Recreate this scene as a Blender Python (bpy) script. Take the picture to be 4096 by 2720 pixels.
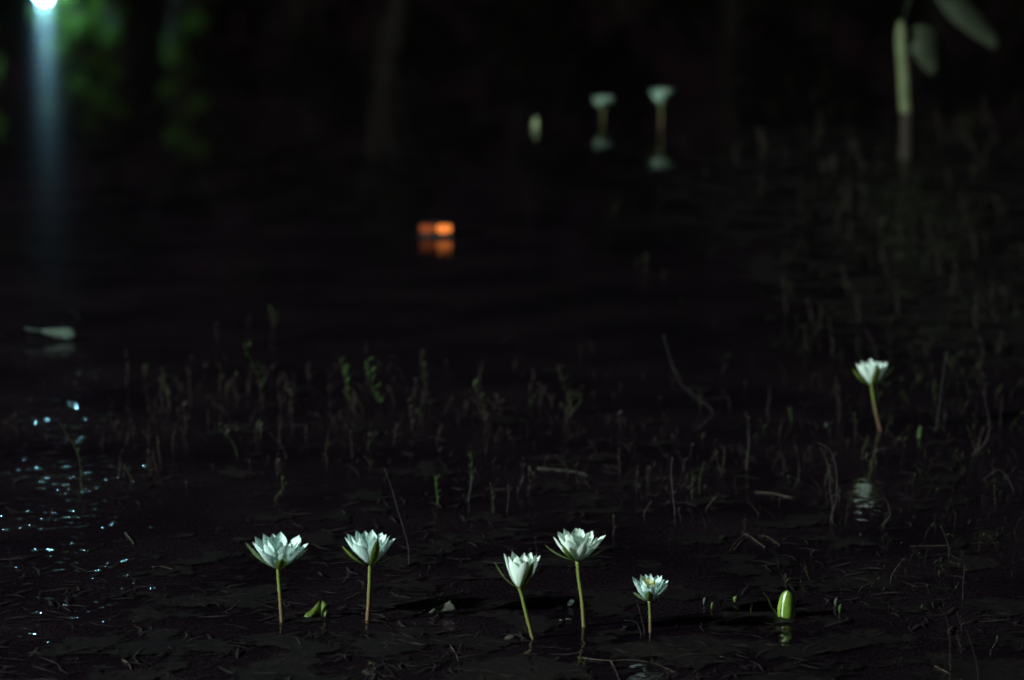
import bpy, math, random
from mathutils import Vector, Matrix, noise
random.seed(11)
R = math.radians
scn = bpy.context.scene
for o in list(bpy.data.objects): bpy.data.objects.remove(o)

# ------------------------------------------------------------ camera
FPX = 13000.0                 # focal length in photo pixels (photo is 4096 wide)
H = 1.36                      # lens height above the water
TILT = math.atan(2260 / FPX)
cd = bpy.data.cameras.new('camera'); cam = bpy.data.objects.new('camera', cd)
scn.collection.objects.link(cam); scn.camera = cam
cd.sensor_width = 36; cd.lens = FPX / 4096 * 36
cd.clip_start = 0.1; cd.clip_end = 600
cam.location = (0, 0, H); cam.rotation_euler = (math.pi / 2 - TILT, 0, 0)
cd.dof.use_dof = True; cd.dof.focus_distance = 5.4; cd.dof.aperture_fstop = 3.3

# ------------------------------------------------------------ night sky, moon, exposure
w = bpy.data.worlds.new('World'); scn.world = w; w.use_nodes = True
nt = w.node_tree; nt.nodes.clear()
wo = nt.nodes.new('ShaderNodeOutputWorld'); bg = nt.nodes.new('ShaderNodeBackground')
sky = nt.nodes.new('ShaderNodeTexSky'); sky.sky_type = 'NISHITA'; sky.sun_disc = False
sky.sun_elevation = R(24); sky.sun_rotation = R(230)
mixc = nt.nodes.new('ShaderNodeMix'); mixc.data_type = 'RGBA'; mixc.blend_type = 'MULTIPLY'
mixc.inputs[0].default_value = 1.0
mixc.inputs[7].default_value = (1.0, .46, .56, 1)
nt.links.new(sky.outputs[0], mixc.inputs[6]); nt.links.new(mixc.outputs[2], bg.inputs[0])
bg.inputs[1].default_value = 0.0016
nt.links.new(bg.outputs[0], wo.inputs[0])
sl = bpy.data.lights.new('moon', 'SUN'); sl.energy = 0.012; sl.angle = R(.5); sl.color = (1, .95, .9)
so = bpy.data.objects.new('moon', sl); scn.collection.objects.link(so)
so.rotation_euler = (R(66), 0, R(-50))
scn.view_settings.view_transform = 'Standard'; scn.view_settings.look = 'None'
scn.view_settings.exposure = 0; scn.view_settings.gamma = 1
scn.view_settings.use_curve_mapping = False
scn.cycles.use_denoising = True
scn.cycles.sample_clamp_indirect = 12
scn.cycles.use_adaptive_sampling = False
scn.cycles.pixel_filter_type = 'BLACKMAN_HARRIS'; scn.cycles.filter_width = 1.8
scn.cycles.use_light_tree = False

# ------------------------------------------------------------ placing helpers
ct, st = math.cos(TILT), math.sin(TILT)
def ray(u, v):
    cx = (u - 2048) / FPX; cy = (1360 - v) / FPX
    return Vector((cx, ct + st * cy, -st + ct * cy))
def ground(u, v, z=0.0):
    d = ray(u, v); t = (H - z) / -d.z
    return Vector((0, 0, H)) + d * t
def atY(u, v, Y):
    d = ray(u, v); t = Y / d.y
    return Vector((0, 0, H)) + d * t
def refl(u, v, Y):            # where a thing stands whose mirror image shows at u, v
    p = atY(u, v, Y); p.z = -p.z; return p
def mpp(Y): return Y / FPX / ct ** 2   # metres per photo pixel, near enough

# ------------------------------------------------------------ materials
def mat(name):
    m = bpy.data.materials.new(name); m.use_nodes = True
    m.node_tree.nodes.clear(); return m, m.node_tree
def N(t, k, **kw):
    n = t.nodes.new(k)
    for a, b in kw.items(): setattr(n, a, b)
    return n
def ramp(t, stops):
    r = N(t, 'ShaderNodeValToRGB'); e = r.color_ramp.elements
    while len(e) < len(stops): e.new(.5)
    for i, (p, c) in enumerate(stops):
        e[i].position = p; e[i].color = (*c, 1) if len(c) == 3 else c
    return r
def simple(name, c1, c2, scale=30, rough=.6, bump=.3, spec=.3, transl=0.0, detail=4, dist=.002, zgrad=None):
    m, t = mat(name)
    out = N(t, 'ShaderNodeOutputMaterial'); p = N(t, 'ShaderNodeBsdfPrincipled')
    tc = N(t, 'ShaderNodeTexCoord'); nz = N(t, 'ShaderNodeTexNoise')
    nz.inputs['Scale'].default_value = scale; nz.inputs['Detail'].default_value = detail
    t.links.new(tc.outputs['Object'], nz.inputs['Vector'])
    rp = ramp(t, [(.3, c1), (.7, c2)]); t.links.new(nz.outputs[0], rp.inputs[0])
    col = rp.outputs[0]
    if zgrad:                 # pigment changes along the stalk
        sx = N(t, 'ShaderNodeSeparateXYZ'); t.links.new(tc.outputs['Generated'], sx.inputs[0])
        ad = N(t, 'ShaderNodeMath', operation='MULTIPLY_ADD'); ad.inputs[1].default_value = .35
        t.links.new(nz.outputs[0], ad.inputs[0]); t.links.new(sx.outputs[2], ad.inputs[2])
        r2 = ramp(t, [(a + .17, c) for a, c in zgrad]); t.links.new(ad.outputs[0], r2.inputs[0])
        mx = N(t, 'ShaderNodeMix', data_type='RGBA'); mx.inputs[0].default_value = .75
        t.links.new(col, mx.inputs[6]); t.links.new(r2.outputs[0], mx.inputs[7]); col = mx.outputs[2]
    t.links.new(col, p.inputs['Base Color'])
    p.inputs['Roughness'].default_value = rough; p.inputs['Specular IOR Level'].default_value = spec
    b = N(t, 'ShaderNodeBump'); b.inputs['Strength'].default_value = bump; b.inputs['Distance'].default_value = dist
    t.links.new(nz.outputs[0], b.inputs['Height']); t.links.new(b.outputs[0], p.inputs['Normal'])
    if transl > 0:
        tr = N(t, 'ShaderNodeBsdfTranslucent'); t.links.new(col, tr.inputs[0])
        mx = N(t, 'ShaderNodeMixShader'); mx.inputs[0].default_value = transl
        t.links.new(p.outputs[0], mx.inputs[1]); t.links.new(tr.outputs[0], mx.inputs[2])
        t.links.new(mx.outputs[0], out.inputs[0])
    else: t.links.new(p.outputs[0], out.inputs[0])
    return m

def petal_mat(name, tint, base):
    m, t = mat(name)
    out = N(t, 'ShaderNodeOutputMaterial'); p = N(t, 'ShaderNodeBsdfPrincipled')
    uv = N(t, 'ShaderNodeUVMap'); sx = N(t, 'ShaderNodeSeparateXYZ'); t.links.new(uv.outputs[0], sx.inputs[0])
    rp = ramp(t, [(0.0, base), (.32, tint), (1, tint)]); t.links.new(sx.outputs[1], rp.inputs[0])
    # fine lengthwise veins
    mp = N(t, 'ShaderNodeMapping'); mp.inputs['Scale'].default_value = (16, 1.2, 1); t.links.new(uv.outputs[0], mp.inputs[0])
    nz = N(t, 'ShaderNodeTexNoise'); nz.inputs['Scale'].default_value = 1.0; nz.inputs['Detail'].default_value = 3
    t.links.new(mp.outputs[0], nz.inputs['Vector'])
    r2 = ramp(t, [(.35, (.80, .84, .80)), (.6, (1, 1, 1))]); t.links.new(nz.outputs[0], r2.inputs[0])
    mx = N(t, 'ShaderNodeMix', data_type='RGBA', blend_type='MULTIPLY'); mx.inputs[0].default_value = .8
    t.links.new(rp.outputs[0], mx.inputs[6]); t.links.new(r2.outputs[0], mx.inputs[7])
    t.links.new(mx.outputs[2], p.inputs['Base Color'])
    p.inputs['Roughness'].default_value = .55; p.inputs['Specular IOR Level'].default_value = .25
    b = N(t, 'ShaderNodeBump'); b.inputs['Strength'].default_value = .5; b.inputs['Distance'].default_value = .0008
    t.links.new(nz.outputs[0], b.inputs['Height']); t.links.new(b.outputs[0], p.inputs['Normal'])
    tr = N(t, 'ShaderNodeBsdfTranslucent'); t.links.new(mx.outputs[2], tr.inputs[0])
    ms = N(t, 'ShaderNodeMixShader'); ms.inputs[0].default_value = .22
    t.links.new(p.outputs[0], ms.inputs[1]); t.links.new(tr.outputs[0], ms.inputs[2])
    t.links.new(ms.outputs[0], out.inputs[0])
    return m

def sepal_mat(name, outer, inner):
    m, t = mat(name)
    out = N(t, 'ShaderNodeOutputMaterial'); p = N(t, 'ShaderNodeBsdfPrincipled')
    uv = N(t, 'ShaderNodeUVMap')
    mp = N(t, 'ShaderNodeMapping'); mp.inputs['Scale'].default_value = (9, 1.5, 1); t.links.new(uv.outputs[0], mp.inputs[0])
    nz = N(t, 'ShaderNodeTexNoise'); nz.inputs['Scale'].default_value = 1.3; t.links.new(mp.outputs[0], nz.inputs['Vector'])
    rp = ramp(t, [(.3, tuple(a * .6 for a in outer)), (.7, outer)]); t.links.new(nz.outputs[0], rp.inputs[0])
    # pale margin where the underlying petal colour shows
    sx = N(t, 'ShaderNodeSeparateXYZ'); t.links.new(uv.outputs[0], sx.inputs[0])
    g = N(t, 'ShaderNodeNewGeometry')
    mx = N(t, 'ShaderNodeMix', data_type='RGBA'); t.links.new(g.outputs['Backfacing'], mx.inputs[0])
    t.links.new(rp.outputs[0], mx.inputs[6]); mx.inputs[7].default_value = (*inner, 1)
    t.links.new(mx.outputs[2], p.inputs['Base Color'])
    p.inputs['Roughness'].default_value = .5; p.inputs['Specular IOR Level'].default_value = .3
    tr = N(t, 'ShaderNodeBsdfTranslucent'); t.links.new(rp.outputs[0], tr.inputs[0])
    ms = N(t, 'ShaderNodeMixShader'); ms.inputs[0].default_value = .15
    t.links.new(p.outputs[0], ms.inputs[1]); t.links.new(tr.outputs[0], ms.inputs[2])
    t.links.new(ms.outputs[0], out.inputs[0])
    return m

M = {}
M['petal'] = petal_mat('petal_white', (.80, .93, .85), (.50, .64, .36))
M['petal_dim'] = petal_mat('petal_blue_white', (.70, .89, .85), (.40, .55, .38))
M['petal_far'] = petal_mat('petal_green_white_dimmed', (.40, .58, .46), (.26, .38, .22))  # petal colour darkened to paint the weaker light on the distant lilies
M['sepal'] = sepal_mat('sepal_green', (.115, .17, .022), (.40, .46, .26))
M['sepal_dark'] = sepal_mat('sepal_olive', (.075, .095, .016), (.25, .30, .14))
ZB = [(0.0, (.125, .060, .042)), (.65, (.13, .078, .042)), (.95, (.13, .13, .03)), (1.0, (.12, .17, .03))]
ZG = [(0.0, (.13, .15, .035)), (.3, (.13, .145, .03)), (.58, (.14, .10, .04)), (1.0, (.12, .17, .03))]
M['stem_brown'] = simple('stalk_brown', (.11, .07, .04), (.17, .12, .06), 90, .5, .3, zgrad=ZB)
M['stem_green'] = simple('stalk_green', (.11, .12, .03), (.17, .17, .05), 90, .5, .3, zgrad=ZG)
M['stamen'] = simple('stamen_yellow', (.55, .48, .06), (.75, .66, .12), 200, .6, .2)
M['bud'] = simple('bud_green', (.085, .16, .014), (.17, .27, .03), 70, .6, .5, spec=.15)
M['bud_pale'] = simple('bud_pale_margin', (.50, .62, .40), (.70, .80, .62), 60, .5, .2)
M['bud_dim'] = simple('bud_pale_green', (.26, .34, .17), (.42, .50, .28), 60, .5, .2)
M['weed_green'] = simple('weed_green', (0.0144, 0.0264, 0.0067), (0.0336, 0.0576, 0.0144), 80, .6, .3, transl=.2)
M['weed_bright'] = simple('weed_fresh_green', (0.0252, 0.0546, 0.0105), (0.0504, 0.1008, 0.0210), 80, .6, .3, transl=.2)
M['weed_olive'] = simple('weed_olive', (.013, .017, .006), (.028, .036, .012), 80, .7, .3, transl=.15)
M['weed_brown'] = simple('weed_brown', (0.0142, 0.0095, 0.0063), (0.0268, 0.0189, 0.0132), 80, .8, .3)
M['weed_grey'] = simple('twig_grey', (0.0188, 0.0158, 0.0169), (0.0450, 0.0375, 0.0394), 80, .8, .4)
M['leaf_green'] = simple('floating_leaf_green', (.05, .09, .015), (.14, .20, .04), 55, .45, .4, transl=.2)
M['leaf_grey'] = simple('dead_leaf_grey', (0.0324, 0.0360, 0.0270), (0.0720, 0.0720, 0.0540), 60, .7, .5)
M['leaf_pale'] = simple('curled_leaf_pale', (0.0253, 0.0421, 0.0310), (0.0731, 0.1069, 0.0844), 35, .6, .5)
M['pad_sunk'] = simple('sunken_pad_brown', (.02, .02, .012), (.15, .14, .09), 34, .7, .5, detail=6)
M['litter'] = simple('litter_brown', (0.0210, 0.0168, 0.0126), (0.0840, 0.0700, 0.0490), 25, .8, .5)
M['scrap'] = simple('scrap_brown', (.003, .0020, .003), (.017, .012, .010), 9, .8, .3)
M['pale_reed'] = simple('pale_reed', (0.0607, 0.0810, 0.0338), (0.1350, 0.1552, 0.0743), 12, .7, .3)
M['reed_blade'] = simple('reed_blade', (0.0224, 0.0336, 0.0192), (0.0600, 0.0720, 0.0400), 8, .7, .3, transl=.2)
M['seed'] = simple('white_petal_bit', (.6, .62, .68), (.85, .85, .9), 60, .5, .2)
M['bark'] = simple('bark', (.05, .04, .03), (.16, .14, .11), 6, .9, .6, dist=.02)
M['bark_pale'] = simple('bark_pale', (.25, .27, .26), (.42, .42, .4), 5, .9, .6, dist=.02)
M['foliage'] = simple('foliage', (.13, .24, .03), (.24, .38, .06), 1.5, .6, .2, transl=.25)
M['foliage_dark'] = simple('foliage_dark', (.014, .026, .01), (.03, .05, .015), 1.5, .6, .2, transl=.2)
M['metal'] = simple('lamp_metal', (.03, .035, .03), (.06, .06, .06), 20, .4, .1, spec=.5)
M['render'] = simple('house_render', (.014, .014, .014), (.026, .025, .024), 3, .9, .3)
M['roof'] = simple('house_roof', (.03, .018, .014), (.06, .035, .025), 4, .8, .3)
M['frame'] = simple('window_frame', (.015, .012, .01), (.03, .025, .02), 10, .6, .1)

def emit(name, c, s, c2=None, scale=3):
    m, t = mat(name); out = N(t, 'ShaderNodeOutputMaterial'); e = N(t, 'ShaderNodeEmission')
    e.inputs[0].default_value = (*c, 1); e.inputs[1].default_value = s
    if c2:
        tc = N(t, 'ShaderNodeTexCoord'); nz = N(t, 'ShaderNodeTexNoise'); nz.inputs['Scale'].default_value = scale
        t.links.new(tc.outputs['Object'], nz.inputs['Vector'])
        rp = ramp(t, [(.35, c), (.65, c2)]); t.links.new(nz.outputs[0], rp.inputs[0]); t.links.new(rp.outputs[0], e.inputs[0])
    t.links.new(e.outputs[0], out.inputs[0]); return m
M['lamp_glow'] = emit('lamp_glow', (.32, .75, 1.0), 620)
M['win_hot'] = emit('amber_hot', (1.0, .26, .05), 1.25, (.80, .20, .04), 60)
M['win_dim'] = emit('amber_dim', (1.0, .22, .06), .50, (.40, .085, .02), 28)
M['win_low'] = emit('amber_low', (1.0, .22, .07), .26)

# ------------------------------------------------------------ object helpers
C = scn.collection
def tag(o, label=None, cat=None, group=None, kind=None):
    if label: o['label'] = label
    if cat: o['category'] = cat
    if group: o['group'] = group
    if kind: o['kind'] = kind
    return o
def mesh(name, V, F, m, parent=None, loc=None, uvs=None, smooth=True):
    me = bpy.data.meshes.new(name)
    me.from_pydata([tuple(v) for v in V], [], F)
    if uvs:
        ul = me.uv_layers.new(name='UVMap')
        for l in me.loops: ul.data[l.index].uv = uvs[l.vertex_index]
    if smooth: me.polygons.foreach_set('use_smooth', [True] * len(me.polygons))
    me.materials.append(m); me.update()
    o = bpy.data.objects.new(name, me); C.objects.link(o)
    if parent: o.parent = parent
    if loc is not None: o.location = loc
    return o
def empty(name, loc):
    o = bpy.data.objects.new(name, None); o.empty_display_size = .02
    C.objects.link(o); o.location = loc; return o
def smoothpath(P, k=5):
    P = [Vector(p) for p in P]
    if len(P) < 3: return [P[0].lerp(P[-1], i / k) for i in range(k + 1)]
    Q = [2 * P[0] - P[1]] + P + [2 * P[-1] - P[-2]]; out = []
    for i in range(1, len(Q) - 2):
        a, b, c, d = Q[i - 1:i + 3]
        for j in range(k):
            s = j / k
            out.append(.5 * ((2 * b) + (-a + c) * s + (2 * a - 5 * b + 4 * c - d) * s * s + (-a + 3 * b - 3 * c + d) * s ** 3))
    out.append(P[-1]); return out
def tube(P, radii, n=8, wob=0.0):
    V, F = [], []; L = len(P)
    for i, p in enumerate(P):
        d = (P[min(i + 1, L - 1)] - P[max(i - 1, 0)]).normalized()
        a = d.orthogonal() if abs(d.z) < .99 else Vector((1, 0, 0))
        ref = Vector((0, 1, 0)) if abs(d.y) < .9 else Vector((1, 0, 0))
        a = d.cross(ref).normalized(); b = d.cross(a)
        s = i / (L - 1)
        r = radii(s) if callable(radii) else radii[0] + (radii[1] - radii[0]) * s
        r *= 1 + random.uniform(-wob, wob)
        for k in range(n):
            q = 2 * math.pi * k / n
            V.append(p + a * math.cos(q) * r + b * math.sin(q) * r)
        if i:
            for k in range(n):
                F.append(((i - 1) * n + k, (i - 1) * n + (k + 1) % n, i * n + (k + 1) % n, i * n + k))
    F.append(tuple(range(n))[::-1]); F.append(tuple((L - 1) * n + k for k in range(n)))
    return V, F
class MB:
    def __init__(s): s.V, s.F = [], []
    def add(s, VF):
        o = len(s.V); s.V += list(VF[0]); s.F += [tuple(i + o for i in f) for f in VF[1]]; return s
    def build(s, name, m, parent=None, loc=None, smooth=True): return mesh(name, s.V, s.F, m, parent, loc, smooth=smooth)
def box(x0, x1, y0, y1, z0, z1):
    V = [Vector(p) for p in ((x0,y0,z0),(x1,y0,z0),(x1,y1,z0),(x0,y1,z0),(x0,y0,z1),(x1,y0,z1),(x1,y1,z1),(x0,y1,z1))]
    return V, [(0,3,2,1),(4,5,6,7),(0,1,5,4),(1,2,6,5),(2,3,7,6),(3,0,4,7)]
def blade(P, width, side, fold=.25, n=None):
    """a leaf blade along path P; width(s) half width; side = sideways vector"""
    V, F = [], []; L = len(P)
    for i, p in enumerate(P):
        d = (P[min(i + 1, L - 1)] - P[max(i - 1, 0)]).normalized()
        sd = (side - d * side.dot(d)).normalized(); nn = d.cross(sd)
        wv = width(i / (L - 1))
        V += [p - sd * wv + nn * wv * fold, p, p + sd * wv + nn * wv * fold]
        if i:
            a = (i - 1) * 3
            F += [(a, a + 1, a + 4, a + 3), (a + 1, a + 2, a + 5, a + 4)]
    return V, F

# ------------------------------------------------------------ the ground and the water
def pond(x, y):               # < 0 inside the pond
    e = ((x + 2) / 26) ** 2 + ((y - 16.8) / 15.4) ** 2
    return (math.sqrt(e) - 1) * 15 + 1.2 * noise.noise(Vector((x * .12, y * .12, 3)))
def gh(x, y):
    d = pond(x, y)
    h = -.30 if d < -2.4 else (-.30 + .75 * min(1, (d + 2.4) / 3.4))
    if d > 1: h += .25 * noise.noise(Vector((x * .05, y * .05, 0))) + min(d, 60) * .008
    return h + .012 * noise.noise(Vector((x * 2.3, y * 2.3, 0)))
V, F = [], []; nx = 150
def warp(a): return math.copysign(abs(a) ** 2.2, a)
for j in range(nx + 1):
    for i in range(nx + 1):
        x = warp(i / nx * 2 - 1) * 260; y = 14 + warp(j / nx * 2 - 1) * 260
        V.append(Vector((x, y, gh(x, y))))
for j in range(nx):
    for i in range(nx):
        a = j * (nx + 1) + i; F.append((a, a + 1, a + nx + 2, a + nx + 1))
m, t = mat('ground_soil')
out = N(t, 'ShaderNodeOutputMaterial'); p = N(t, 'ShaderNodeBsdfPrincipled'); tc = N(t, 'ShaderNodeTexCoord')
mp = N(t, 'ShaderNodeMapping'); mp.inputs['Scale'].default_value = (1.0, .8, 1); t.links.new(tc.outputs['Object'], mp.inputs[0])
n1 = N(t, 'ShaderNodeTexNoise'); n1.inputs['Scale'].default_value = 5; n1.inputs['Detail'].default_value = 7
n2 = N(t, 'ShaderNodeTexVoronoi'); n2.inputs['Scale'].default_value = 26
t.links.new(mp.outputs[0], n1.inputs['Vector']); t.links.new(mp.outputs[0], n2.inputs['Vector'])
rp = ramp(t, [(.38, (.022, .017, .016)), (.55, (.055, .045, .034)), (.72, (.12, .10, .07))]); t.links.new(n1.outputs[0], rp.inputs[0])
r2 = ramp(t, [(.0, (1.5, 1.4, 1.3)), (.5, (.6, .6, .6))]); t.links.new(n2.outputs[0], r2.inputs[0])
mx = N(t, 'ShaderNodeMix', data_type='RGBA', blend_type='MULTIPLY'); mx.inputs[0].default_value = .7
t.links.new(rp.outputs[0], mx.inputs[6]); t.links.new(r2.outputs[0], mx.inputs[7])
t.links.new(mx.outputs[2], p.inputs['Base Color']); p.inputs['Roughness'].default_value = .9
b = N(t, 'ShaderNodeBump'); b.inputs['Strength'].default_value = .6; b.inputs['Distance'].default_value = .03
t.links.new(n1.outputs[0], b.inputs['Height']); t.links.new(b.outputs[0], p.inputs['Normal']); t.links.new(p.outputs[0], out.inputs[0])
tag(mesh('ground', V, F, m), kind='structure')

m, t = mat('pond_water')
out = N(t, 'ShaderNodeOutputMaterial'); tc = N(t, 'ShaderNodeTexCoord')
def wnoise(sc, stretch, det, seed):
    mp = N(t, 'ShaderNodeMapping'); mp.inputs['Scale'].default_value = (sc * stretch[0], sc * stretch[1], 1)
    mp.inputs['Location'].default_value = (seed, seed * 1.7, 0); mp.inputs['Rotation'].default_value = (0, 0, stretch[2])
    t.links.new(tc.outputs['Object'], mp.inputs[0])
    n = N(t, 'ShaderNodeTexNoise'); n.inputs['Scale'].default_value = 1; n.inputs['Detail'].default_value = det
    n.inputs['Roughness'].default_value = .45; t.links.new(mp.outputs[0], n.inputs['Vector']); return n
def mul(a, v):
    k = N(t, 'ShaderNodeMath', operation='MULTIPLY'); t.links.new(a, k.inputs[0])
    if isinstance(v, (int, float)): k.inputs[1].default_value = v
    else: t.links.new(v, k.inputs[1])
    return k.outputs[0]
def add(a, c):
    k = N(t, 'ShaderNodeMath', operation='ADD'); t.links.new(a, k.inputs[0]); t.links.new(c, k.inputs[1]); return k.outputs[0]
# wind ripples: strongest near the left bank, dying away with distance and to the right
def ell(cx, cy, rx, ry, lo, hi):
    mp = N(t, 'ShaderNodeMapping'); mp.vector_type = 'TEXTURE'; mp.inputs['Location'].default_value = (cx, cy, 0)
    mp.inputs['Scale'].default_value = (rx, ry, 1); t.links.new(tc.outputs['Object'], mp.inputs[0])
    vl = N(t, 'ShaderNodeVectorMath', operation='LENGTH'); t.links.new(mp.outputs[0], vl.inputs[0])
    mr = N(t, 'ShaderNodeMapRange', interpolation_type='SMOOTHSTEP'); t.links.new(vl.outputs['Value'], mr.inputs[0])
    mr.inputs[1].default_value = 1.0; mr.inputs[2].default_value = .05; mr.inputs[3].default_value = lo; mr.inputs[4].default_value = hi
    return mr.outputs[0]
gp = ground(100, 2080)
patchy = wnoise(4.5, (.7, 1, .2), 2, 4.4)
pr = ramp(t, [(.38, (.35, .35, .35)), (.55, (1, 1, 1))]); t.links.new(patchy.outputs[0], pr.inputs[0])
gr = ground(3600, 900)
amp = add(add(mul(ell(gp.x, gp.y + .1, 1.7, 3.0, 0, .0042), pr.outputs[0]), ell(0, 4.4, 4.0, 3.0, 0, .0028)), ell(gr.x + .9, gr.y, 1.9, 3.6, 0, .0030))
go = ground(1742, 985)
amp = add(amp, ell(go.x, go.y, .42, 1.2, 0, .0017))
RIP = mul(wnoise(33, (1, .8, .5), 1, 1.3).outputs[0], amp)
CALM = mul(wnoise(2.2, (.5, 2.6, .08), 1, 7.7).outputs[0], .00013)
FINE = mul(wnoise(14, (.4, 1.5, .05), 1, 2.1).outputs[0], .000016)
hgt = add(add(RIP, CALM), FINE)
b = N(t, 'ShaderNodeBump'); b.inputs['Strength'].default_value = 1; b.inputs['Distance'].default_value = 1
t.links.new(hgt, b.inputs['Height'])
gl = N(t, 'ShaderNodeBsdfGlossy'); gl.inputs['Roughness'].default_value = .021; gl.inputs[0].default_value = (.68, .68, .68, 1)
t.links.new(b.outputs[0], gl.inputs['Normal'])
trn = N(t, 'ShaderNodeBsdfTransparent'); trn.inputs[0].default_value = (.34, .32, .30, 1)
df = N(t, 'ShaderNodeBsdfDiffuse')
sc1 = wnoise(3.4, (1, 1.0, 0), 6, 9.1)   # silt hanging in the water
sr = ramp(t, [(.35, (.0050, .0030, .0052)), (.75, (.0130, .0088, .0108))]); t.links.new(sc1.outputs[0], sr.inputs[0])
gr1 = wnoise(240, (1, .55, 0), 2, 5.5)   # fine speckle put into the silt colour to imitate camera grain
g3 = ramp(t, [(.38, (.35, .35, .4)), (.62, (1.7, 1.65, 1.6))]); t.links.new(gr1.outputs[0], g3.inputs[0])
sm = N(t, 'ShaderNodeMix', data_type='RGBA', blend_type='MULTIPLY'); sm.inputs[0].default_value = 1
t.links.new(sr.outputs[0], sm.inputs[6]); t.links.new(g3.outputs[0], sm.inputs[7]); t.links.new(sm.outputs[2], df.inputs[0])
ad1 = N(t, 'ShaderNodeAddShader'); t.links.new(trn.outputs[0], ad1.inputs[0]); t.links.new(df.outputs[0], ad1.inputs[1])
g2 = N(t, 'ShaderNodeBsdfGlossy'); g2.inputs['Roughness'].default_value = .13; g2.inputs[0].default_value = (1, 1, 1, 1)
t.links.new(b.outputs[0], g2.inputs['Normal'])     # capillary ripples too small to model
gm = N(t, 'ShaderNodeMixShader'); gm.inputs[0].default_value = .055
t.links.new(gl.outputs[0], gm.inputs[1]); t.links.new(g2.outputs[0], gm.inputs[2])
fr = N(t, 'ShaderNodeFresnel'); fr.inputs[0].default_value = 1.33
ms = N(t, 'ShaderNodeMixShader'); t.links.new(fr.outputs[0], ms.inputs[0])
t.links.new(ad1.outputs[0], ms.inputs[1]); t.links.new(gm.outputs[0], ms.inputs[2]); t.links.new(ms.outputs[0], out.inputs[0])
V = [Vector(p) for p in ((-36, -1.5, 0), (34, -1.5, 0), (34, 36, 0), (-36, 36, 0))]
tag(mesh('water', V, [(0, 1, 2, 3)], m), kind='structure')

# ------------------------------------------------------------ lamps
def lamp_post(name_label, base, head_z, rad, glow):
    r = empty('lamp_post', base); tag(r, name_label, 'lamp post')
    hz = head_z - base.z
    MB().add(tube([Vector((0, 0, -.1)), Vector((0, 0, .25)), Vector((0, 0, .26)), Vector((0, 0, hz - rad - .06))],
                  lambda s: .09 if s < .5 else .045, 12)).build('pole', M['metal'], r)
    MB().add(tube([Vector((0, 0, hz - rad - .06)), Vector((0, 0, hz - rad + .02))], (.06, .10), 14)).build('collar', M['metal'], r)
    V, F = [], []; a, c = 10, 14
    for i in range(a + 1):
        th = math.pi * i / a
        for k in range(c):
            ph = 2 * math.pi * k / c
            V.append(Vector((rad * math.sin(th) * math.cos(ph), rad * math.sin(th) * math.sin(ph), hz + rad * math.cos(th))))
    for i in range(a):
        for k in range(c): F.append((i * c + k, (i + 1) * c + k, (i + 1) * c + (k + 1) % c, i * c + (k + 1) % c))
    mesh('globe', V, F, glow, r)
    MB().add(tube([Vector((0, 0, hz + rad * .95)), Vector((0, 0, hz + rad * 1.15))], (rad * .5, rad * .12), 14)).build('cap', M['metal'], r)
    return r
LY = 60.0
lp = refl(177, -30, LY)
lamp_post('bright white globe lamp on the far bank beside green trees', Vector((lp.x, lp.y, gh(lp.x, lp.y))), lp.z, .10, M['lamp_glow'])
NL = Vector((-12.0, 0.2, 5.4))
r = empty('street_lamp', Vector((NL.x - .9, NL.y, gh(NL.x - .9, NL.y)))); tag(r, 'curved arm street lamp on the near bank that lights the water lilies', 'street lamp')
hz = NL.z - r.location.z
MB().add(tube(smoothpath([Vector((0, 0, -.2)), Vector((0, 0, hz * .6)), Vector((0, 0, hz)), Vector((.15, 0, hz + .4)), Vector((.55, 0, hz + .42))], 5), (.075, .035), 12)).build('pole', M['metal'], r)
MB().add(tube([Vector((0, 0, -.2)), Vector((0, 0, .35))], (.12, .11), 12)).build('base', M['metal'], r)
V, F = [], []; n = 20
prof = [(.02, .50), (.10, .48), (.20, .40), (.32, .26), (.34, .22), (.30, .22), (.19, .37), (.09, .45), (.02, .46)]
for rr, zz in prof:
    for k in range(n): V.append(Vector((.9 + rr * math.cos(6.2832 * k / n), rr * math.sin(6.2832 * k / n), hz + zz - .02)))
for i in range(len(prof) - 1):
    for k in range(n): F.append((i * n + k, i * n + (k + 1) % n, (i + 1) * n + (k + 1) % n, (i + 1) * n + k))
mesh('shade', V, F, M['metal'], r)
MB().add(tube([Vector((.5, 0, hz + .42)), Vector((.88, 0, hz + .47))], (.035, .035), 8)).build('bracket', M['metal'], r)
pl = bpy.data.lights.new('street_lamp_bulb', 'POINT'); pl.energy = 14500; pl.color = (.85, 1.0, .965); pl.shadow_soft_size = .12
po = bpy.data.objects.new('street_lamp_bulb', pl); C.objects.link(po); po.location = NL

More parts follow.
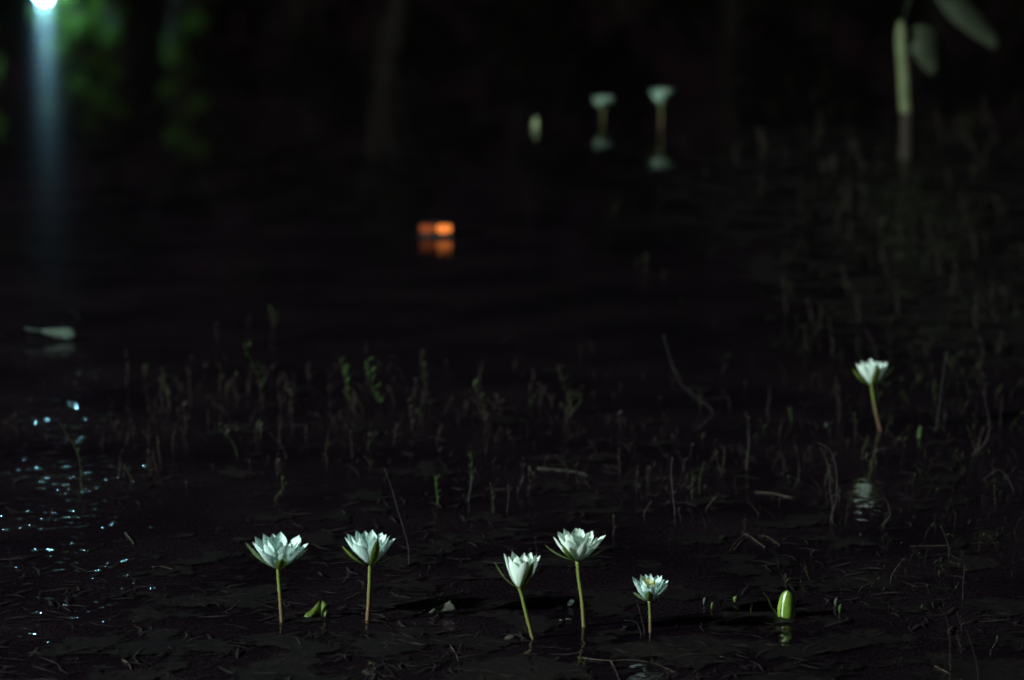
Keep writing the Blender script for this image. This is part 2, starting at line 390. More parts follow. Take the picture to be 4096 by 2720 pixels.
# ------------------------------------------------------------ small amber light standing low in the weed
g = ground(1742, 950); lan = empty('amber_light', g); tag(lan, 'small glowing orange light low on the dark water with its mirror image below', 'light')
ql = lambda u, v: atY(u, v, g.y) - g
xl, xr = ql(1676, 940).x, ql(1808, 940).x; xq, xs = ql(1741, 920).x, ql(1743, 920).x
z0, z3 = ql(1742, 937).z, ql(1742, 897).z
fm = MB()
for bx in ((xl - .002, xl - .0005, .008, .05, 0, z3), (xr + .0005, xr + .002, .008, .05, 0, z3), (xl, xr, .008, .05, -.01, z0 - .0005),
           (xl, xr, .008, .05, z3, z3 + .0015), (xq, xs, .012, .05, z0, z3), (xl, xr, .046, .05, z0, z3)): fm.add(box(*bx))
fm.build('housing', M['frame'], lan, smooth=False)
def lens(x0, x1, za_, zb_, m, sq=.5, wob=.0):
    n = 12; V, F = [], []; cx_, cz_ = (x0 + x1) / 2, (za_ + zb_) / 2; hx, hz_ = (x1 - x0) / 2 - .001, (zb_ - za_) / 2 - .001
    for i in range(n + 1):
        for j in range(n + 1):
            a_, b2 = i / n * 2 - 1, j / n * 2 - 1
            V.append(Vector((cx_ + hx * a_ * math.sqrt(1 - sq * b2 * b2), .004 + .006 * (a_ * a_ + b2 * b2),
                             cz_ + hz_ * b2 * math.sqrt(1 - sq * a_ * a_) * (1 - wob * (.5 + .5 * math.sin(a_ * 4.2 + b2))))))
        if i:
            for j in range(n): k0 = (i - 1) * (n + 1) + j; F.append((k0, k0 + n + 1, k0 + n + 2, k0 + 1))
    return mesh('lens', V, F, m, lan)
lens(xs, xr, z0, z3, M['win_hot'], .35, .1); lens(xl, xq, z0, z3, M['win_low'], .3, .15)

# ------------------------------------------------------------ trees on the far bank
def leaf_cloud(pts, size, m, name, parent):
    V, F = [], []
    for p in pts:
        a = Vector([random.gauss(0, 1) for _ in range(3)]).normalized(); b_ = a.orthogonal().normalized()
        b_.rotate(Matrix.Rotation(random.uniform(0, 6.28), 3, a)); s = size * random.uniform(.6, 1.4); c = a.cross(b_)
        o = len(V)
        V += [p - b_ * s, p + c * s * .35, p + b_ * s, p - c * s * .35]; F.append((o, o + 1, o + 2, o + 3))
    return mesh(name, V, F, m, parent, smooth=False)
def tree(x, y, h, cr, label, fm, n=2600, low=.28, leaf=.13, bark='bark', group=None, lobes=9):
    z = gh(x, y); r = empty('tree', Vector((x, y, z))); tag(r, label, 'tree', group)
    tp = Vector((random.uniform(-.4, .4), random.uniform(-.3, .3), h * .7))
    tm = MB().add(tube(smoothpath([Vector((0, 0, -.2)), Vector((.1, 0, h * .25)), tp * .7, tp], 4), (h * .028 + .04, .03), 9))
    cl = []
    for k in range(lobes):
        az = k * 2.4 + random.uniform(-.4, .4); f = (k + .5) / lobes
        c = Vector((math.cos(az) * cr * random.uniform(.3, .75), math.sin(az) * cr * random.uniform(.3, .75), h * (low + (.95 - low) * f)))
        cl.append((c, cr * random.uniform(.3, .5)))
        s = tp * (.35 + .5 * f)
        tm.add(tube(smoothpath([s, s.lerp(c, .5) + Vector((0, 0, .15)), c], 3), (h * .009 + .015, .012), 6))
    tm.build('trunk', M[bark], r)
    pts = []
    for i in range(n):
        c, q = random.choice(cl); d = Vector([random.gauss(0, 1) for _ in range(3)]).normalized() * q * random.random() ** .45
        d.z *= .75; pts.append(c + d)
    leaf_cloud(pts, leaf, M[fm], 'crown', r)
    return r
def tr(u, v, Y, h, cr, label, fm, **k):
    p = refl(u, v, Y); return tree(p.x, Y, h, cr, label, fm, **k)
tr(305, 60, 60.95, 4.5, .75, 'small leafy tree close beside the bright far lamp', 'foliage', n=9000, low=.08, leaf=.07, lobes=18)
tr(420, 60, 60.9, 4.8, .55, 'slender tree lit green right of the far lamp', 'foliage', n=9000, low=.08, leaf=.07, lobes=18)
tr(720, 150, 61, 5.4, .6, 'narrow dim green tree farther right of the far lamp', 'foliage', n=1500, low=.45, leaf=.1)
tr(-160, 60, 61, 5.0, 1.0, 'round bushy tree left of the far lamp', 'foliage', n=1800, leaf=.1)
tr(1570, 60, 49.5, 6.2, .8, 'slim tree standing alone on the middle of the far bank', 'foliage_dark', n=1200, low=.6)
k = 0
for u in range(-900, 5400, 420):
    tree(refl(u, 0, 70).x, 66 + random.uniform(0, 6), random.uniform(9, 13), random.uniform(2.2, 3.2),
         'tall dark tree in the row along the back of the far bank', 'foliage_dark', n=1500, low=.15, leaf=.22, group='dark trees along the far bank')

# ------------------------------------------------------------ water lilies
def petal_geo(phi, rb, rt, zt, wid, cup, bow, nl=8, nw=4, tip=.5, zb=0.0, tipcurl=0.0):
    er = Vector((math.cos(phi), math.sin(phi), 0)); et = Vector((-math.sin(phi), math.cos(phi), 0)); ez = Vector((0, 0, 1))
    P0 = (rb, zb); P1 = (rb + (rt - rb) * (.55 + bow), zb + zt * (.30 - bow * .5)); P2 = (rt, zt)
    V, F, UV = [], [], []
    for i in range(nl + 1):
        s = i / nl
        r = (1 - s) ** 2 * P0[0] + 2 * s * (1 - s) * P1[0] + s * s * P2[0]
        z = (1 - s) ** 2 * P0[1] + 2 * s * (1 - s) * P1[1] + s * s * P2[1]
        dr = 2 * (1 - s) * (P1[0] - P0[0]) + 2 * s * (P2[0] - P1[0]); dz = 2 * (1 - s) * (P1[1] - P0[1]) + 2 * s * (P2[1] - P1[1])
        l = math.hypot(dr, dz) or 1; nr, nz_ = -dz / l, dr / l       # inward/up normal
        wv = wid * (.30 + .70 * math.sin(min(1, s / .62) * math.pi / 2)) if s < .62 else wid * math.cos((s - .62) / .38 * math.pi / 2) ** tip
        wv = max(wv, wid * .02)
        for j in range(nw + 1):
            q = j / nw * 2 - 1
            c = cup * wv * q * q
            p = er * (r + nr * c - tipcurl * max(0, s - .7) * rt) + ez * (z + nz_ * c) + et * (wv * q)
            V.append(p); UV.append((j / nw, s))
        if i:
            a = (i - 1) * (nw + 1)
            for j in range(nw): F.append((a + j, a + j + 1, a + nw + 2 + j, a + nw + 1 + j))
    return V, F, UV

def lily(base, path, hw, hh, label, rings, sepals, pm='petal', sm='sepal', stem='stem_brown', stem_w=16, tilt=(0, 0), seed=0, stamens=.5, group='white water lilies in flower', pw=.20, tip=.48):
    """base: waterline pixel; path: pixels up the stalk, the last being the foot of the flower;
    hw, hh: half width and height of the flower in photo pixels"""
    rnd = random.Random(seed)
    g = ground(*base); Y = g.y; s = mpp(Y)
    root = empty('water_lily', g); tag(root, label, 'water lily', group)
    q1 = atY(*path[0], Y) - g
    P = [q1 * (-.10 / q1.z), Vector((0, 0, 0))] + [atY(u, v, Y) - g for u, v in path]
    tipp = P[-1]; rs = stem_w * s / 2
    V, F = tube(smoothpath(P, 6), lambda q: rs * (1.05 - .12 * q) * (1 if q < .93 else 1 + (q - .93) * 4), 10, .03)
    mesh('stem', V, F, M[stem], root)
    Rm = Matrix.Rotation(R(tilt[0]), 3, 'Y') @ Matrix.Rotation(R(tilt[1]), 3, 'X')
    def place(name, geo, m):
        V, F, UV = geo
        return mesh(name, [Rm @ v + tipp for v in V], F, m, root, uvs=UV)
    Wm, Hm = hw * s, hh * s
    rb = rs * .8
    for ri, (n, fr_, fz, ww, off) in enumerate(rings):
        for k in range(n):
            ph = off + 2 * math.pi * (k + rnd.uniform(-.16, .16)) / n
            place('petal', petal_geo(ph, rb * (1 - .2 * ri), Wm * fr_ * rnd.uniform(.9, 1.08), Hm * fz * rnd.uniform(.9, 1.06),
                                     Wm * pw * ww * rnd.uniform(.85, 1.12), .38, rnd.uniform(-.05, .09), tip=tip, zb=.0004 * ri + rnd.uniform(0, .0006)), M[pm])
    for az, fr_, fz, ww in sepals:
        place('sepal', petal_geo(R(az), rb * 1.02, Wm * fr_, Hm * fz, Wm * ww, .40, .12, tip=.8, zb=-.0008), M[sm])
    # receptacle under the petals
    V, F = tube([tipp + Rm @ Vector((0, 0, -.3 * rs)), tipp + Rm @ Vector((0, 0, rs * .9))], (rs * .95, rs * 1.7), 12)
    mesh('receptacle', V, F, M['sepal_dark'], root)
    if stamens:
        mb = MB()
        for k in range(34):
            ph = rnd.uniform(0, 6.283); rr = rs * rnd.uniform(.3, 1.4); e = Vector((math.cos(ph), math.sin(ph), 0))
            b0 = e * rr * .6; b2 = e * (rr + Wm * rnd.uniform(.05, .22)) + Vector((0, 0, Hm * stamens * rnd.uniform(.75, 1.1)))
            b1 = e * (rr + Wm * .16) + Vector((0, 0, Hm * stamens * .5))
            mb.add(([Rm @ v + tipp for v in tube([b0, b1, b2], (.0011, .0007), 4)[0]], tube([b0, b1, b2], (.0011, .0007), 4)[1]))
        mb.build('stamens', M['stamen'], root)
    return root
# rings: (count, tip radius factor, tip height factor, width factor, start azimuth)
OPEN = [(8, .98, .91, 1.10, .2), (7, .76, 1.02, 1.08, .62), (5, .46, .98, .9, .1)]
CUP = [(7, .98, .93, 1.15, .3), (7, .76, 1.0, 1.0, .7), (5, .45, .95, .85, .1)]
lily((1128, 2488), [(1122, 2400), (1114, 2296), (1114, 2274)], 120, 120, 'wide open white lily nearest the left, long green sepal pointing left', OPEN,
     [(172, 1.16, .84, .15), (-80, 1.05, .68, .17), (20, 1.0, .62, .16), (95, 1.0, .8, .16)], seed=3, stem_w=17, tilt=(2, 4), sm='sepal', pm='petal_dim', pw=.225)
lily((1470, 2490), [(1476, 2400), (1480, 2300), (1481, 2262)], 108, 128, 'open white lily second from left on the straight brown stalk', OPEN,
     [(196, 1.08, .70, .24), (-72, 1.05, 1.06, .17), (6, 1.12, .34, .13), (95, 1.0, .8, .17)], seed=9, stem_w=17, pm='petal_dim', pw=.235)
lily((2132, 2556), [(2122, 2515), (2106, 2455), (2088, 2380), (2079, 2352)], 74, 140, 'half closed white lily on a leaning green stalk, sepals spread', CUP,
     [(180, 1.48, .70, .17), (-58, 1.08, .88, .28), (35, 1.0, .8, .28), (100, 1.0, .8, .25)], seed=5, stem='stem_green', stem_w=17, tilt=(5, -4), pw=.32, tip=.45, stamens=0.5, sm='sepal_dark')
lily((2337, 2507), [(2329, 2400), (2316, 2310), (2311, 2244)], 108, 118, 'widest white lily on the tallest green stalk near the centre', OPEN,
     [(186, 1.26, .56, .11), (234, 1.06, .76, .14), (5, .95, .42, .16), (80, 1.0, .8, .16)], seed=14, stem='stem_green', stem_w=18, tilt=(2, 0), pw=.225)
lily((2602, 2529), [(2601, 2470), (2598, 2402)], 76, 92, 'smallest front lily with yellow stamens showing inside', OPEN,
     [(-94, 1.05, .84, .2), (10, .95, .5, .18), (180, .9, .4, .18), (95, 1.0, .7, .18)], seed=21, stem_w=13, tilt=(0, 9), pm='petal_dim', pw=.22, stamens=.92)
lily((3522, 1724), [(3503, 1645), (3490, 1570), (3486, 1541)], 68, 96, 'white lily standing alone at the right on a slanting brown stalk', CUP,
     [(-73, 1.05, .97, .24), (190, 1.16, .72, .26), (5, 1.28, .78, .16), (95, .9, .8, .24)], seed=6, stem_w=12, tilt=(0, 0), pw=.27)
FAR = [(8, 1.05, .95, 1.1, .2), (6, .62, .92, 1.0, .6)]
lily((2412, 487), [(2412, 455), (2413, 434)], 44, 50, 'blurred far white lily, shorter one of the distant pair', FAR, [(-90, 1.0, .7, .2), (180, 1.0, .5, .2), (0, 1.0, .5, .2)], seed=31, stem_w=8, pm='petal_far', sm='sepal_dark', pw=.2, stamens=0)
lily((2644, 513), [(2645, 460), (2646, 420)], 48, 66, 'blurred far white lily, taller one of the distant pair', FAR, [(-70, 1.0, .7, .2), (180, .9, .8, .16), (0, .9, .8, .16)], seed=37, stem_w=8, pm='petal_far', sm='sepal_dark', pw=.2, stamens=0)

# buds
def bud(base, topp, wpx, label, m1, m2, group=None, cat='flower bud'):
    g = ground(*base); Y = g.y; s = mpp(Y); tp = atY(*topp, Y) - g
    r = empty('lily_bud', g); tag(r, label, cat, group)
    V, F = [], []; n = 16; L = 14; axis = tp + Vector((0, 0, .012)); lo = Vector((0, 0, -.018))
    def ring(i, sc, lobe):
        q = i / L; p = lo.lerp(tp, q)
        rr = wpx * s / 2 * sc * (max(0.02, math.sin(math.pi * (.16 + .84 * q)) ** .42) if q > .4 else math.sin(math.pi * (.16 + .84 * .4 * 1)) ** .42 * (.80 + .5 * q))
        return [p + Vector((math.cos(2 * math.pi * k / n) * rr * (1 + lobe * math.cos(8 * math.pi * k / n + .6)), math.sin(2 * math.pi * k / n) * rr * (1 + lobe * math.cos(8 * math.pi * k / n + .6)), 0)) for k in range(n)]
    for i in range(L + 1): V += ring(i, .93, .04)
    for i in range(L):
        for k in range(n): F.append((i * n + k, i * n + (k + 1) % n, (i + 1) * n + (k + 1) % n, (i + 1) * n + k))
    mesh('petals', V, F, m2, r)
    for az in (-84, 6, 96, 186):       # four sepals pressed round the petals, pale seams showing between
        V, F, W = [], [], 5; uv = []
        for i in range(L + 1):
            rg = wpx * s / 2; q = i / L; p = lo.lerp(tp * 1.02, q)
            rr = rg * (max(.02, math.sin(math.pi * (.16 + .84 * q)) ** .42) if q > .4 else math.sin(math.pi * .496) ** .42 * (.80 + .5 * q))
            half = R(37) * (1 if q < .7 else max(.1, 1 - (q - .7) * 1.6))
            for j in range(W):
                a = R(az) + half * (j / (W - 1) * 2 - 1)
                V.append(p + Vector((math.cos(a), math.sin(a), 0)) * rr * 1.01); uv.append((j / (W - 1), q))
            if i:
                a = (i - 1) * W
                for j in range(W - 1): F.append((a + j, a + j + 1, a + W + j + 1, a + W + j))
        mesh('sepal', V, F, m1, r, uvs=uv)
    V, F = tube([Vector((0, 0, -.10)), lo], (.004, .006), 8); mesh('stem', V, F, M['stem_brown'], r)
    return r
bud((3146, 2468), (3150, 2362), 76, 'plump bright green bud standing out of the water', M['bud'], M['bud_pale'])
bud((2141, 512), (2144, 466), 23, 'blurred pale upright bud left of the distant lilies', M['bud_dim'], M['bud_dim'])
bud((3674, 1748), (3684, 1700), 22, 'slim bright green bud right of the lone lily', M['weed_bright'], M['weed_bright'])

# ------------------------------------------------------------ leaves on the water
def free_leaf(name, pts, wpx, label, m, cat='leaf', side=Vector((0, 1, 0)), fold=.3, wfun=None, group=None, lift=0.0, base=None, stalk=None):
    base = base or pts[0]; g = ground(*base); Y = g.y; s = mpp(Y)
    P = smoothpath([atY(u, v, Y + dy) - g + Vector((0, 0, lift)) for (u, v, *r) in pts for dy in ((r[0] if r else 0),)], 4)
    wf = wfun or (lambda q: math.sin(math.pi * (.04 + .92 * q)) ** .7)
    V, F = blade(P, lambda q: wpx * s / 2 * wf(q), side, fold)
    r = empty(name, g); tag(r, label, cat, group)
    o = mesh('blade', V, F, m, r)
    sol = o.modifiers.new('thick', 'SOLIDIFY'); sol.thickness = .0009
    if stalk:
        V, F = tube(smoothpath([atY(u, v, Y) - g for u, v in stalk], 4), (.0022, .0016), 6); mesh('stalk', V, F, m, r)
    return r
UPR = Vector((.25, .25, 1))
# folded fresh leaf between the two left lilies: two flaps
g = ground(1270, 2470); r = empty('floating_leaf', g); tag(r, 'folded fresh green leaf on the water between the two left lilies', 'leaf')
Y = g.y
def quadpatch(c4, n=5, bulge=.004):
    a, b_, c, d = c4; V, F = [], []
    for i in range(n + 1):
        for j in range(n + 1):
            u, v = i / n, j / n
            p = a.lerp(b_, u).lerp(d.lerp(c, u), v); q = math.sin(math.pi * u) * math.sin(math.pi * v)
            V.append(p + Vector((0, -bulge * q, bulge * q * .5)) + Vector((0, 0, .0012 * math.sin(9 * u + 5 * v))))
        if i:
            for j in range(n): k0 = (i - 1) * (n + 1) + j; F.append((k0, k0 + 1, k0 + n + 2, k0 + n + 1))
    return V, F
pt = lambda u, v, dy=0: atY(u, v, Y + dy) - g
for c4 in (((1214, 2466, 0), (1281, 2403, .012), (1296, 2462, .01), (1228, 2474, -.01)),
           ((1288, 2404, .012), (1322, 2424, .004), (1298, 2470, -.008), (1276, 2468, .01))):
    V, F = quadpatch([pt(*q) for q in c4]); o = mesh('leaf_flap', V, F, M['leaf_green'], r)
    o.modifiers.new('thick', 'SOLIDIFY').thickness = .0008
free_leaf('floating_leaf', [(1716, 2460), (1755, 2445), (1805, 2432), (1812, 2426)], 52, 'dull grey curled leaf left of the half closed lily', M['leaf_grey'], side=UPR,
          wfun=lambda q: .05 + .95 * q ** .8 if q < .85 else .95 * (1 - (q - .85) * 2), lift=.004)
free_leaf('floating_leaf', [(2270, 2426), (2285, 2414), (2300, 2409)], 22, 'small round pale green leaf left of the tallest lily stalk', M['leaf_pale'], side=UPR, lift=.002)
free_leaf('floating_leaf', [(170, 1322), (215, 1330), (260, 1333), (302, 1338)], 50, 'pale curled leaf with a long stalk floating at left', M['leaf_pale'], side=UPR, lift=0.0, base=(240, 1362),
          wfun=lambda q: .2 + .8 * q ** .6 if q < .8 else .95 * (1 - (q - .8) * 3), stalk=[(102, 1314), (135, 1320), (172, 1323)])
free_leaf('floating_petal', [(2233, 2487), (2241, 2484), (2250, 2487)], 8, 'tiny white petal scrap on the water', M['seed'], cat='petal', side=UPR, lift=.001)
free_leaf('floating_petal', [(2262, 2483), (2272, 2478), (2290, 2484)], 8, 'faint grey petal scrap beside the white one', M['leaf_grey'], cat='petal', side=UPR, lift=.001)
free_leaf('floating_leaf', [(2880, 2633), (2910, 2640), (2935, 2648)], 20, 'dull oblong leaf lying low at the bottom edge', M['leaf_grey'], side=Vector((0, 1, 0)), lift=.002)
free_leaf('floating_leaf', [(2018, 2562), (2038, 2554), (2058, 2550)], 18, 'dull brown scrap at the foot of the half closed lily', M['litter'], side=UPR, lift=.002)
free_leaf('floating_leaf', [(3298, 1703), (3306, 1701), (3316, 1704)], 12, 'tiny pale green leaf left of the lone lily stalk', M['leaf_pale'], side=UPR, lift=.002)
# small sprouting tips in a row left of the plump bud
for (u, v, h_, wd, lb, mm) in ((2819, 2416, 26, 15, 'leftmost tiny green leaf tip left of the plump bud', 'leaf_pale'), (2849, 2434, 26, 10, 'low olive sprout second from left in the row', 'leaf_green'),
                           (2886, 2436, 42, 8, 'thin upright olive sprout in the middle of the row', 'weed_olive'), (2943, 2408, 24, 20, 'brightest yellowish leaf tip in the row', 'leaf_green'),
                           (2952, 2446, 22, 10, 'small slanting leaf tip below the brightest one', 'leaf_green'), (3006, 2452, 40, 7, 'thin dark green shoot nearest the plump bud', 'weed_green'),
                           (3346, 2424, 34, 18, 'pale brown leaf tip right of the plump bud', 'leaf_grey'), (3362, 2452, 36, 16, 'dim green leaf tip below the pale brown one', 'weed_bright')):
    free_leaf('leaf_tip', [(u - 3, v + 4), (u, v - h_ * .5), (u + 4, v - h_)], wd, lb, M[mm], cat='leaf tip', side=Vector((1, .1, 0)), group='sprouting leaf tips near the plump bud', base=(u, v + 3))
# grassy stem left of the plump bud
def stalk(name, pts, wpx, label, m, base=None, cat='stem', group=None, under=.05, leaves=0, lm=None, lsize=30, taper=.5, spread=1.0, seed=1):
    base = base or pts[0]; g = ground(*base); Y = g.y; s = mpp(Y); rnd = random.Random(seed + int(base[0]))
    P = [atY(u, v, Y) - g for u, v in pts]
    if under: P = [Vector((rnd.uniform(-.006, .006), 0, -under))] + P
    P = smoothpath(P, 5); rs = wpx * s / 2
    r = empty(name, g); tag(r, label, cat, group)
    V, F = tube(P, (rs, rs * taper), 6, .05); mesh('stem', V, F, m, r)
    if leaves:
        mb = MB()
        for k in range(leaves):
            q = .25 + .75 * (k + rnd.random() * .6) / leaves; p = P[min(len(P) - 1, int(q * (len(P) - 1)))]
            if p.z < .002: continue
            az = rnd.uniform(0, 6.28); e = Vector((math.cos(az) * spread, math.sin(az) * spread, rnd.uniform(.5, 1.6))).normalized()
            L = lsize * s * rnd.uniform(.6, 1.2)
            pa = [p, p + e * L * .5, p + e * L + Vector((0, 0, -L * .15 * rnd.random()))]
            mb.add(blade(pa, lambda q, L=L: L * .12 * (.4 + math.sin(math.pi * (.1 + .85 * q))), Vector((-math.sin(az), math.cos(az), .3)), .2))
        mb.build('leaves', lm or m, r)
    return r
stalk('grass_stem', [(3103, 2456), (3088, 2430), (3072, 2392), (3055, 2371)], 7, 'bent dark grass stem leaning left of the plump bud', M['weed_green'], cat='grass stem')

# emergent weed sprigs, each where it stands (photo pixels)
def sprig(pts, wpx, label, sm_, lm_, leaves=10, lsize=30, group=None, seed=1, spread=.8):
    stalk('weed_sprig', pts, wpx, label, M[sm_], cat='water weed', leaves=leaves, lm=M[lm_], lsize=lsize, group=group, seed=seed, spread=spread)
G = 'weed sprigs standing in the dark water'
S = [
 ([(1095, 1310), (1088, 1270), (1082, 1235)], 9, 'small green weed tip farthest back at left', 'weed_brown', 'weed_bright', 7, 30),
 ([(1050, 1600), (1030, 1500), (1000, 1430), (968, 1355)], 13, 'tall leafy weed sprig leaning left, left of the pair', 'weed_brown', 'weed_green', 24, 52),
 ([(1398, 1610), (1385, 1540), (1370, 1480), (1360, 1430)], 11, 'slender green sprig, left of the matching pair', 'weed_olive', 'weed_bright', 9, 50),
 ([(1520, 1630), (1495, 1570), (1475, 1500), (1460, 1440)], 11, 'forked green sprig, right of the matching pair', 'weed_olive', 'weed_bright', 11, 50),
 ([(1705, 1560), (1692, 1480), (1685, 1400)], 10, 'olive sprig with a bushy top behind the centre', 'weed_brown', 'weed_olive', 14, 42),
 ([(1650, 1720), (1640, 1620), (1655, 1560)], 9, 'short brown sprig below the bushy olive one', 'weed_brown', 'weed_brown', 8, 30),
 ([(1945, 1690), (1935, 1620), (1905, 1560), (1890, 1540)], 11, 'grey stemmed sprig with a pale green head', 'weed_brown', 'weed_green', 14, 44),
 ([(2290, 1655), (2275, 1590), (2252, 1520), (2235, 1470)], 14, 'brown leafy clump with dark green tips', 'weed_brown', 'weed_olive', 26, 50),
 ([(2285, 1660), (2320, 1610), (2325, 1570)], 12, 'green shoot at the right side of the brown clump', 'weed_olive', 'weed_bright', 9, 36),
 ([(2120, 1560), (2135, 1500), (2124, 1470)], 9, 'faint brown sprig left of the brown clump', 'weed_brown', 'weed_brown', 6, 28),
 ([(1875, 2010), (1885, 1930), (1888, 1860), (1880, 1815)], 13, 'sprig with a rosette of green leaves on a pale stem', 'weed_grey', 'weed_bright', 16, 34),
 ([(1752, 2015), (1746, 1960), (1740, 1900)], 13, 'bright green narrow shoot left of the rosette sprig', 'weed_bright', 'weed_bright', 8, 34),
 ([(1975, 2060), (1970, 1980), (1960, 1930)], 10, 'thin olive shoot right of the rosette sprig', 'weed_olive', 'weed_olive', 5, 24),
 ([(2985, 1880), (2995, 1800), (2994, 1720), (2993, 1665)], 10, 'tall slim green sprig left of the lone lily', 'weed_grey', 'weed_bright', 7, 26),
 ([(2700, 2060), (2690, 1960), (2685, 1880), (2690, 1830)], 9, 'wavy grey stem rising behind the centre lilies', 'weed_grey', 'weed_grey', 4, 26),
 ([(2768, 1990), (2770, 1920), (2768, 1880)], 9, 'short green sprout, left one of two close together', 'weed_olive', 'weed_green', 5, 26),
 ([(2798, 1975), (2800, 1910), (2815, 1850)], 10, 'greyish sprout, right one of two close together', 'weed_olive', 'weed_green', 5, 26),
 ([(2480, 1890), (2475, 1840), (2478, 1790)], 8, 'faint stem crossing the sunken pad', 'weed_brown', 'weed_brown', 4, 22),
 ([(950, 1825), (930, 1770), (890, 1720), (875, 1700)], 10, 'leaning yellowish sprig left of centre', 'weed_olive', 'weed_olive', 6, 28),
 ([(325, 1960), (325, 1880), (305, 1800), (262, 1730), (240, 1690)], 10, 'long green sprig leaning left among the water glints', 'weed_olive', 'weed_green', 6, 34),
 ([(1100, 2000), (1130, 1960), (1125, 1900)], 9, 'small olive sprig behind the left lily', 'weed_olive', 'weed_green', 8, 34),
 ([(1040, 1760), (1045, 1720), (1035, 1715)], 9, 'pale smudge of weed between the left sprigs', 'weed_brown', 'weed_grey', 6, 34),
 ([(680, 1640), (665, 1560), (655, 1510), (650, 1470)], 10, 'brown sprig third from left in the far row', 'weed_brown', 'weed_olive', 12, 40),
 ([(505, 1540), (510, 1480), (505, 1400)], 9, 'reddish brown sprig second from left in the far row', 'weed_brown', 'weed_brown', 7, 34),
 ([(880, 1560), (882, 1500), (878, 1455)], 10, 'dull olive sprig fourth from left in the far row', 'weed_brown', 'weed_olive', 10, 38),
 ([(1140, 1600), (1145, 1540), (1140, 1490)], 10, 'brown sprig between the tall leafy one and the pair', 'weed_brown', 'weed_brown', 9, 36),
 ([(600, 1900), (590, 1840), (600, 1800)], 9, 'short brown sprig left of the leaning yellowish one', 'weed_brown', 'weed_brown', 6, 30),
 ([(1410, 1830), (1405, 1760), (1400, 1720)], 9, 'dim brown stem above the centre of the pond', 'weed_brown', 'weed_brown', 5, 28),
 ([(1470, 1800), (1478, 1760), (1476, 1745)], 9, 'dim forked stem right beside the dim brown one', 'weed_olive', 'weed_olive', 5, 28),
 ([(3145, 1250), (3138, 1170), (3135, 1090)], 11, 'blurred upright stem in the dark right half', 'weed_brown', 'weed_olive', 7, 40),
 ([(2580, 1080), (2583, 1050), (2582, 1020)], 10, 'faint blurred weed tip in the middle distance', 'weed_brown', 'weed_green', 6, 34),
 ([(3330, 2090), (3330, 2010), (3320, 1960), (3318, 1880)], 9, 'thin grey stem left of the lone lily, low down', 'weed_grey', 'weed_grey', 4, 26),
 ([(2145, 2200), (2140, 2150)], 7, 'tiny stub of weed behind the half closed lily', 'weed_brown', 'weed_brown', 3, 20),
 ([(3165, 1680), (3160, 1650), (3158, 1640)], 12, 'small pale green nub of weed left of the lone lily', 'weed_green', 'weed_bright', 5, 22),
 ([(3740, 1600), (3735, 1560), (3738, 1520)], 12, 'soft green blur of weed right of the lone lily', 'weed_olive', 'weed_green', 7, 34),
]
S = [(a, wp * .62, c, d, e, f + 4, ls * .8) for a, wp, c, d, e, f, ls in S]
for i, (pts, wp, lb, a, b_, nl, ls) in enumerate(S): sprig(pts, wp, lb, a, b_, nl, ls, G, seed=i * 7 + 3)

# bare stalks and twigs
T = [
 ([(1635, 2260), (1632, 2180), (1595, 2050), (1560, 1930), (1535, 1870)], 8, 'long thin dark stem arching behind the second lily', 'weed_grey'),
 ([(2850, 1648), (2790, 1590), (2720, 1530), (2680, 1430), (2652, 1335)], 9, 'long curved stem arching over the middle distance', 'weed_grey'),
 ([(3890, 1825), (3935, 1780), (3958, 1720), (3950, 1640), (3930, 1560)], 8, 'hooked grey stem at the right edge', 'weed_grey'),
 ([(4055, 1965), (4020, 1900), (3990, 1880), (3930, 1920)], 8, 'sharply bent stem low at the right edge', 'weed_grey'),
 ([(3530, 2105), (3560, 2060), (3545, 2000), (3528, 1990)], 8, 'curling stem under the lone lily', 'weed_grey'),
 ([(3320, 2090), (3345, 2000), (3345, 1880), (3320, 1800), (3270, 1770)], 8, 'crooked stem left of the lone lily, low down', 'weed_grey'),
 ([(3505, 1860), (3500, 1820), (3512, 1800), (3570, 1790)], 8, 'small angled twig below the lone lily', 'weed_grey'),
 ([(3745, 1740), (3750, 1680), (3760, 1600), (3775, 1480), (3790, 1400)], 8, 'tall faint stem behind the slim green bud', 'weed_grey'),
 ([(4000, 1700), (4003, 1650), (4010, 1580)], 8, 'short faint stem near the right edge', 'weed_brown'),
 ([(3800, 2790), (3800, 2650), (3800, 2560), (3785, 2470), (3755, 2430)], 7, 'faint upright stem in the bottom right corner, left one', 'weed_brown'),
 ([(3915, 2760), (3905, 2650), (3880, 2560), (3865, 2520)], 7, 'faint upright stem in the bottom right corner, right one', 'weed_brown'),
 ([(2580, 2540), (2570, 2490), (2555, 2430), (2548, 2400)], 6, 'thin dark blade left of the smallest lily stalk', 'weed_grey'),
 ([(2565, 2545), (2552, 2500), (2540, 2486), (2500, 2482)], 6, 'bent dark twig at the foot of the smallest lily', 'weed_grey'),
 ([(2120, 2545), (2105, 2520), (2095, 2505)], 6, 'thin splinter beside the leaning green stalk', 'weed_grey'),
 ([(2165, 2235), (2150, 2210), (2140, 2210)], 5, 'short twig behind the half closed lily', 'weed_brown'),
]
for i, (pts, wp, lb, a) in enumerate(T): stalk('bare_stem', pts, wp * .6, lb, M[a], cat='plant stem', group='thin bare stems in the water', seed=i + 50)
